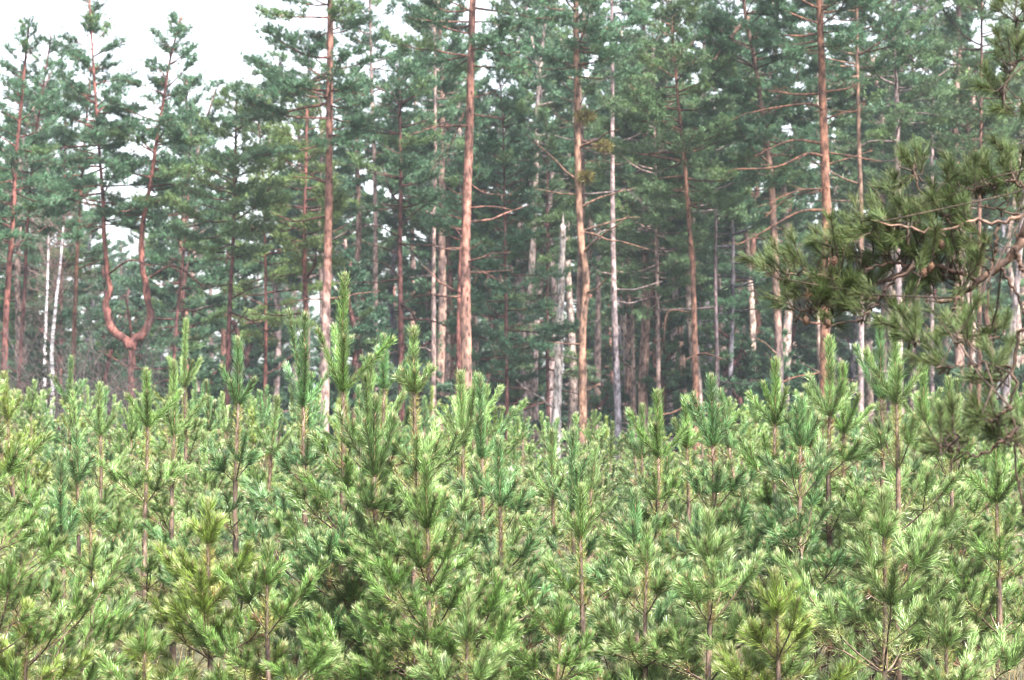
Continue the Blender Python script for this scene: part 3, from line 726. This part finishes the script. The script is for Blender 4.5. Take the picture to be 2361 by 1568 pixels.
# ---- far forest: copies
def far_variant(seed, H, cstart, W, bark, tint, **kw):
    r = np.random.default_rng(seed)
    pts = np.array([[r.normal(0, .12) * i * .5, r.normal(0, .1), z] for i, z in enumerate(np.linspace(-.05, H, 7))])
    line = smooth_line(pts, 24); mb = MB()
    tube(mb, line, np.linspace(.19, .05, len(line)), 8, 0, np.array(bark), .05, r)
    t = thing('pine_tree', 'x', 'pine tree', (0, -400, 0), 'x')
    a = mb.build('trunk', [M_BARK], t); cm = MB()
    crown_build(cm, polyline_fn(line), H * cstart, H * 1.01, W, tint, r, wood=bark, nn=8, w=.04, tuft=.17, **kw)
    c = cm.build('crown', [M_BARK, M_CROWN], t); KIDS[t.name] = [a, c]
    return t
FV = [far_variant(301, 17, .40, 2.5, B_PALE, C_TEAL, step=.42), far_variant(302, 18.5, .46, 2.7, B_PINK, C_GREEN, step=.42), far_variant(303, 15.5, .36, 2.4, B_ORANGE, C_TEAL, step=.42),
      far_variant(304, 17.5, .5, 2.8, B_PALE, C_DARK, step=.42), far_variant(305, 14, .32, 2.2, B_GREY, C_GREEN, step=.42)]
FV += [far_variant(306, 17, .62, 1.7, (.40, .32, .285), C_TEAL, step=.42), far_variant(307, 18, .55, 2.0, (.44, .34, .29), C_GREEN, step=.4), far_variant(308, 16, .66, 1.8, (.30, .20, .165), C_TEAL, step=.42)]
UV = [far_variant(311, 7.5, .06, 1.9, B_DARKRED, C_DARK, step=.34, prof='cone'), far_variant(312, 5.5, .05, 1.6, B_DARKRED, C_TEAL, step=.32, prof='cone'), far_variant(313, 9.5, .12, 2.0, B_DARKRED, C_DARK, step=.36, prof='cone')]
rng = np.random.default_rng(23)
first = set()
def put(pool, i, tag, x, D, s, what):
    px = CX + x / D * F
    land = next((l for a, b, l in LAND if a <= px < b), LAND[0][2] if px < 0 else LAND[-1][2]).replace('below', 'behind').replace('behind behind', 'behind')
    lab = '%s %s' % (what, land); v = pool[i]
    if v.name not in first:
        first.add(v.name); v.location = (x, D, 0); v.rotation_euler = (0, 0, rng.uniform(0, 6.28)); v.scale = (s, s, s); v['label'] = lab; v['group'] = lab
    else: dup(v, (x, D, 0), rng.uniform(0, 6.28), (s, s, s), lab, lab)
for k in range(96):
    D = 80 + 100 * (k / 96) ** 1.1 + rng.normal(0, 2)
    x = rng.uniform(-.265, .265) * D
    px = CX + x / D * F
    i = int(rng.integers(0, 5)); top = np.interp(px, [-100, 60, 200, 300, 420, 500, 570, 620, 900, 2500], [90, 80, 60, 150, 90, 225, 225, 110, -80, -80])
    if 235 < px < 365 and D < 115: continue
    s = min(rng.uniform(.8, 1.1), Zof(top + rng.uniform(10, 160), D) / [17, 18.5, 15.5, 17.5, 14][i])
    put(FV, i, 'far', x, D, s, 'hazy tall pine deep in the forest')
for k in range(42):
    D = rng.uniform(70, 112); px = rng.uniform(980, 2420) if k < 34 else rng.uniform(-50, 980)
    if px < 640: continue
    put(FV, 5 + k % 3, 'far', (px - CX) / F * D, D, rng.uniform(.85, 1.15), 'pale slender pole-like pine in the haze')
for px, D, sc_ in [(1205, 90, 1.12), (1268, 96, 1.15), (1240, 84, .95), (1000, 92, 1.1), (1150, 100, 1.12), (2110, 88, 1.1), (2310, 95, 1.15), (700, 100, 1.0), (905, 98, 1.1), (2210, 104, 1.15)]:
    put(FV, int(rng.integers(0, 5)), 'far', (px - CX) / F * D, D, sc_, 'hazy tall pine deep in the forest')
for k in range(64):
    D = rng.uniform(70, 120); x = rng.uniform(-.26, .26) * D
    put(UV, int(rng.integers(0, 3)), 'under', x, D, rng.uniform(.6, 1.05), 'low bushy pine in the forest shade')

for k in range(42):
    D = rng.uniform(105, 185); x = rng.uniform(-.26, .26) * D
    put(UV, int(rng.integers(0, 3)), 'under', x, D, rng.uniform(1.0, 1.6), 'hazy dense pine of the distant forest wall')

# ---- birches and bare shrubs by the left edge
def birch(D, trunk, w, label, seed):
    r = np.random.default_rng(seed); pts = [P(x, y, D) for x, y in trunk]; g = pts[0].copy(); g[2] = -.05; pts = [g] + pts
    t = thing('birch_tree', label, 'birch tree', (g[0], D, 0), None); O = np.array([g[0], D, 0]); mb = MB()
    line = smooth_line(pts, 26); tube(mb, line, np.linspace(w, w * .3, len(line)) * D / F / 2, 9, 0, (.80, .78, .80), .04, r)
    mb.build('trunk', [M_BIRCH], t, O)
    tw = MB(); bare_twigs(tw, [(line[i], unit(r.normal(0, .5, 3) + np.array([0, 0, .7]))) for i in r.integers(len(line) // 2, len(line), 16)], 1.3, r, 3, (.22, .15, .14), .012)
    tw.build('twigs', [M_TWIG], t, O)

def bare_twigs(mb, starts, L, r, levels, col, rad):
    P0, P1, R0, R1 = [], [], [], []
    def rec(p, d, L, lv, rad):
        n = 4
        for i in range(n):
            d2 = unit(d + r.normal(0, .16, 3) + UP * .04); q = p + d2 * L / n
            P0.append(p); P1.append(q); R0.append(rad * (1 - i / n * .5)); R1.append(rad * (1 - (i + 1) / n * .5))
            p, d = q, d2
            if lv > 0 and i >= 0:
                for _ in range(int(r.random() < .88) + int(r.random() < .25)):
                    rec(p, unit(d + r.normal(0, .65, 3)), L * r.uniform(.4, .65), lv - 1, rad * .5)
    for p, d in starts: rec(np.asarray(p, float), np.asarray(d, float), L, levels, rad)
    sticks(mb, np.array(P0), np.array(P1), np.array(R0), np.array(R1), 0, np.asarray(col), r)

birch(72, [(120, 1000), (121, 880), (120, 800), (130, 690), (140, 600), (146, 520)], 13, 'white birch with a leaning bright trunk among bare shrubs', 5)
birch(75, [(104, 1000), (103, 850), (106, 740), (110, 640), (112, 540)], 11, 'thinner greyish-white birch just behind the bright leaning birch', 6)
for i, (x, D, h, lab) in enumerate([(30, 58, 2.6, 'bare leafless shrub of grey twigs at the frame edge'), (95, 56, 3.0, 'bare leafless shrub with black stems in front of the birches'), (185, 57, 3.4, 'tall bare shrub of tangled grey twigs beside the slim pinkish pine'),
                                    (285, 60, 3.2, 'thin bare shrub with crooked stems right inside the pine fork'), (262, 55, 2.4, 'bare spreading shrub with arching twigs at the foot of the forked pine'), (350, 62, 2.2, 'low bare twiggy shrub behind the forked pine foot'), (140, 63, 2.8, 'thin bare shrub between birches and slim pinkish pine')]):
    r = np.random.default_rng(400 + i); g = np.array([Xof(x, D), D, 0.])
    t = thing('bare_shrub', lab, 'shrub', tuple(g), 'leafless shrubs by the birches'); mb = MB()
    bare_twigs(mb, [(np.array([r.normal(0, .12), r.normal(0, .12), 0.]), unit(np.array([r.normal(0, .3), r.normal(0, .3), 1.]))) for _ in range(5)], h, r, 3, (.085, .072, .070), .024)
    mb.build('stems', [M_TWIG], t)

# ================================================================== near pine with the hanging bough
OB = np.array([.14, .092, .070])
rng = np.random.default_rng(99)
base = np.array([2.45, 7.1, 0.])
bt = thing('pine_tree', 'old pine mostly out of frame whose dark bough hangs into view', 'pine tree', tuple(base))
tm = MB(); tube(tm, smooth_line([base + np.array(v) for v in [(0, 0, -.05), (.02, 0, 1.2), (-.02, .02, 2.6), (.03, 0, 4.2), (0, 0, 6.)]], 20), np.linspace(.17, .09, 21), 14, 0, (.3, .2, .15), .05, rng)
tm.build('trunk', [M_BARK], bt, base)
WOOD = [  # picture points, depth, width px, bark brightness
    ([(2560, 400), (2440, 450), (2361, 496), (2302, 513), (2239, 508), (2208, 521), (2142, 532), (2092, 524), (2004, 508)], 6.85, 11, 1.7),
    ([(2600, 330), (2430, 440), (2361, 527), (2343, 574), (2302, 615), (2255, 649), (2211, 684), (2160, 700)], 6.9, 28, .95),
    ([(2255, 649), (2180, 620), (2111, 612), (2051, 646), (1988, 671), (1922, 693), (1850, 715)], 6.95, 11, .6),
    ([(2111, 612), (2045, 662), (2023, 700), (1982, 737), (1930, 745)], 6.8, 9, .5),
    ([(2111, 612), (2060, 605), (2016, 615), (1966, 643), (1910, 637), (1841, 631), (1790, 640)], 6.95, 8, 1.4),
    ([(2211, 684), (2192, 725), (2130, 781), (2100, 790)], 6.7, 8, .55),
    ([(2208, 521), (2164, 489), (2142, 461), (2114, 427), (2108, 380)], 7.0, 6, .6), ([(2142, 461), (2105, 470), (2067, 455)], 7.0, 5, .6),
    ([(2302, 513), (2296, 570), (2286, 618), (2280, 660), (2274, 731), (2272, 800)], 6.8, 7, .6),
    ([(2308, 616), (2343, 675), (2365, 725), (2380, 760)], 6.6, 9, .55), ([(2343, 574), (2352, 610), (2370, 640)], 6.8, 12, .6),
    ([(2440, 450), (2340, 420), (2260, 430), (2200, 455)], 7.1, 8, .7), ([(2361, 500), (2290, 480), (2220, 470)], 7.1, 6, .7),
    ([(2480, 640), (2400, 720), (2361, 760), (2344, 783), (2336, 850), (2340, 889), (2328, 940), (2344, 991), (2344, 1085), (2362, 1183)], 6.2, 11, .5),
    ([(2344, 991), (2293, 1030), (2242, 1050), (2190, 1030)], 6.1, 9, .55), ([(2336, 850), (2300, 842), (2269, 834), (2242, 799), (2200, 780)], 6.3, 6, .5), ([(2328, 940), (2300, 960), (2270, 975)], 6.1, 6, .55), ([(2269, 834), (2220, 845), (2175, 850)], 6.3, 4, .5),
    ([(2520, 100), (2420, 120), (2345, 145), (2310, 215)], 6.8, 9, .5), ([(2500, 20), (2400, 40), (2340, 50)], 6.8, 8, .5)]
BLOBS = [(1785, 612, 28, 40, 9), (1830, 620, 36, 32, 12), (1912, 566, 30, 40, 10), (1950, 600, 50, 38, 17), (2000, 510, 55, 48, 16), (2060, 540, 60, 45, 22), (2120, 500, 55, 40, 16), (2110, 392, 24, 42, 10), (2068, 448, 26, 22, 7), (2190, 462, 60, 45, 20),
         (2260, 430, 65, 48, 26), (2330, 430, 45, 60, 24), (2210, 500, 60, 30, 14), (2040, 590, 70, 38, 26), (2130, 580, 60, 45, 28), (2200, 590, 60, 45, 24), (2260, 570, 34, 40, 10), (2165, 650, 60, 36, 20), (2235, 640, 40, 36, 10), (1852, 690, 38, 38, 18), (1912, 675, 58, 42, 26),
         (1965, 700, 58, 36, 24), (2005, 665, 48, 40, 16), (1905, 722, 45, 20, 10), (2088, 728, 26, 36, 10), (2110, 780, 28, 28, 11), (2205, 770, 40, 26, 11), (2282, 768, 50, 32, 15), (2175, 850, 22, 28, 8), (2300, 865, 38, 28, 12),
         (2188, 1020, 44, 36, 18), (2280, 970, 42, 36, 18), (2340, 1010, 22, 60, 10), (2336, 130, 28, 45, 11), (2345, 40, 25, 45, 11), (2310, 215, 22, 26, 9), (2348, 250, 18, 26, 6), (2345, 480, 20, 30, 6)]
bags = [Bag() for _ in WOOD]; lines = []
for pl, D, w, br in WOOD:
    n = len(pl); ln = smooth_line([P(x, y, D + (2361 - min(x, 2361)) / 600 * .25) for x, y in pl], 36)
    ln = ln + rng.normal(0, .004, ln.shape); lines.append(ln)
allp = np.concatenate(lines); seen = np.stack([CX + allp[:, 0] / allp[:, 1] * F, HZ - (allp[:, 2] - CAMZ) / allp[:, 1] * F], 1); own = np.concatenate([np.full(len(l), i) for i, l in enumerate(lines)])
for bx, by, rx, ry, n in BLOBS:
    for _ in range(int(n * .68)):
        q = rng.normal(0, .45, 2); x, y = bx + q[0] * rx, by + q[1] * ry
        k = np.argmin(np.linalg.norm(seen - [x, y], axis=1) + 25 * rng.random(len(allp))); D0 = allp[k][1]
        c = P(x, y, D0 + rng.normal(.07, .08)); k = min(max(k + int(rng.integers(-1, 2)), 0), len(allp) - 1); a = allp[k]; bag = bags[own[k]]
        mid = (a + c) / 2 + rng.normal(0, .015, 3) - UP * .015
        d0 = unit(c - a)
        if np.linalg.norm(c - a) > .015:
            bag.w.append((a, mid, .0034, .003, 2.)); bag.w.append((mid, c, .003, .0025, 2.))
        d = unit(d0 * .5 + UP * rng.uniform(.15, .8) + rng.normal(0, .35, 3) + np.array([-.25, 0, 0]))
        L = rng.uniform(.05, .10); e = c + d * L
        bag.w.append((c, e, .0025, .002, 2.)); bag.s.append((c, e, 0 if rng.random() < .85 else 1, .84))
        bag.s.append((e - d * .02, e + d * .01, 0, .85))
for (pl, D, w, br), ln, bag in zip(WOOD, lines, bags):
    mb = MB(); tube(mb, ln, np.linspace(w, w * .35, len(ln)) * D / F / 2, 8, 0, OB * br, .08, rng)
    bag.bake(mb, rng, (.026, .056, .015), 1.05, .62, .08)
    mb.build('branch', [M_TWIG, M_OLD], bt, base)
def cone_mesh(mb, c, ax, L):
    ax = unit(ax); a = unit(np.cross(ax, [.3, .5, .8])); b = np.cross(ax, a)
    tube(mb, [c + ax * L * u for u in np.linspace(0, 1, 8)], L * .32 * np.sin(np.linspace(.25, 3.0, 8)), 9, 0, (.10, .06, .04), .1, rng)
    for i in range(46):
        u = i / 46; th = i * 2.4; r = L * .31 * math.sin(.3 + 2.6 * u); o = math.cos(th) * a + math.sin(th) * b
        p = c + ax * L * u + o * r; s = np.cross(ax, o) * L * .085; q = p + o * L * .12 + ax * L * .05
        mb.add([p - s, p + s, q + s * .6, q - s * .6], [[0, 1, 2], [0, 2, 3]], 0, (.12, .07, .045))
for x, y in [(2135, 618), (2150, 605), (1858, 728), (1902, 735), (2262, 590), (1925, 590), (2170, 552)]:
    mb = MB(); cone_mesh(mb, P(x, y, 6.85), np.array([rng.normal(0, .4), rng.normal(0, .4), -1]), .034); mb.build('pine_cone', [M_TWIG], bt, base)

# ================================================================== ground, grass, air
g = MB(); n = 60; xs = np.linspace(-320, 320, n)
gx, gy = np.meshgrid(xs, xs + 200); gz = np.zeros_like(gx)
v = np.stack([gx, gy, gz], -1).reshape(-1, 3); i = (np.arange(n - 1)[:, None] * n + np.arange(n - 1)[None]).ravel()
g.add(v, np.concatenate([np.stack([i, i + 1, i + n + 1], -1), np.stack([i, i + n + 1, i + n], -1)]))
go = g.build('ground', [ground_mat()]); go['kind'] = 'structure'
rng = np.random.default_rng(5); gm = MB()
N = 26000
D = 9 + 48 * rng.random(N) ** 1.6; x = rng.uniform(-.27, .27, N) * D
keep = np.sin(x * 1.7 + D) + np.sin(D * 2.3 - x) + rng.normal(0, .7, N) > -.2
D, x = D[keep], x[keep]; m = len(D)
p = np.stack([x, D, np.zeros(m)], -1); d = unit(np.stack([rng.normal(0, .28, m), rng.normal(0, .28, m), np.ones(m)], -1)); d2 = unit(d + rng.normal(0, .35, (m, 3)) - UP * .25)
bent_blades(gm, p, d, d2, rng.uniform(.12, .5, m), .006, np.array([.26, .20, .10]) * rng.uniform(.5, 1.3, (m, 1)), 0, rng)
gr = gm.build('grass', [M_GRASS]); gr['kind'] = 'stuff'

HAZE = .0004
hz = MB()
c = np.array([[sx, sy, sz] for sx in (-330, 330) for sy in (-130, 530) for sz in (-1, 27)], float)
hz.add(c, [[0, 1, 3], [0, 3, 2], [4, 6, 7], [4, 7, 5], [0, 4, 5], [0, 5, 1], [2, 3, 7], [2, 7, 6], [0, 2, 6], [0, 6, 4], [1, 5, 7], [1, 7, 3]])
m, nt, out = mat_new('haze_air'); pv = nt.nodes.new('ShaderNodeVolumePrincipled')
pv.inputs['Color'].default_value = (.80, .87, 1.0, 1); pv.inputs['Density'].default_value = HAZE; pv.inputs['Anisotropy'].default_value = .2
nt.links.new(pv.outputs[0], out.inputs['Volume'])
ho = hz.build('haze', [m]); ho['kind'] = 'stuff'

# ================================================================== light
SUN_EL, SUN_AZ = math.radians(56), math.radians(148)       # azimuth clockwise from +Y: behind the camera, to its right
w = bpy.data.worlds.new('World'); scene.world = w; w.use_nodes = True; nt = w.node_tree; nt.nodes.clear()
sky = nt.nodes.new('ShaderNodeTexSky'); sky.sky_type = 'NISHITA'; sky.sun_disc = False
sky.sun_elevation = SUN_EL; sky.sun_rotation = SUN_AZ; sky.air_density = 1.0; sky.dust_density = 3.0; sky.ozone_density = 1.0
hs = nt.nodes.new('ShaderNodeHueSaturation'); hs.inputs['Saturation'].default_value = .35
bg = nt.nodes.new('ShaderNodeBackground'); bg.inputs['Strength'].default_value = .125
wo = nt.nodes.new('ShaderNodeOutputWorld')
nt.links.new(sky.outputs[0], hs.inputs['Color']); nt.links.new(hs.outputs[0], bg.inputs['Color']); nt.links.new(bg.outputs[0], wo.inputs['Surface'])
ld = bpy.data.lights.new('sun', 'SUN'); ld.energy = 4.2; ld.angle = math.radians(10); ld.color = (1, .95, .87)
lo = bpy.data.objects.new('sun', ld); COL.objects.link(lo)
lo.rotation_euler = (math.pi / 2 - SUN_EL, 0, -SUN_AZ + math.pi); lo.location = (20, -30, 40)

cam = bpy.data.cameras.new('camera'); co = bpy.data.objects.new('camera', cam); COL.objects.link(co)
co.location = (0, 0, CAMZ); co.rotation_euler = (math.pi / 2 + PITCH, 0, 0)
cam.sensor_width = 36; cam.lens = F * 36 / 2361; cam.clip_start = .1; cam.clip_end = 1500
cam.dof.use_dof = True; cam.dof.focus_distance = 12.2; cam.dof.aperture_fstop = 5.6
scene.camera = co

vs = scene.view_settings; vs.view_transform = 'Standard'; vs.look = 'None'; vs.exposure = 2.2; vs.gamma = 1.0
scene.cycles.use_denoising = True; scene.cycles.denoiser = 'OPENIMAGEDENOISE'; scene.cycles.denoising_input_passes = 'RGB_ALBEDO_NORMAL'; scene.cycles.denoising_prefilter = 'ACCURATE'; scene.cycles.filter_width = 1.1
scene.cycles.max_bounces = 6; scene.cycles.diffuse_bounces = 2; scene.cycles.glossy_bounces = 2; scene.cycles.transmission_bounces = 3
scene.cycles.volume_bounces = 1; scene.cycles.caustics_reflective = False; scene.cycles.caustics_refractive = False
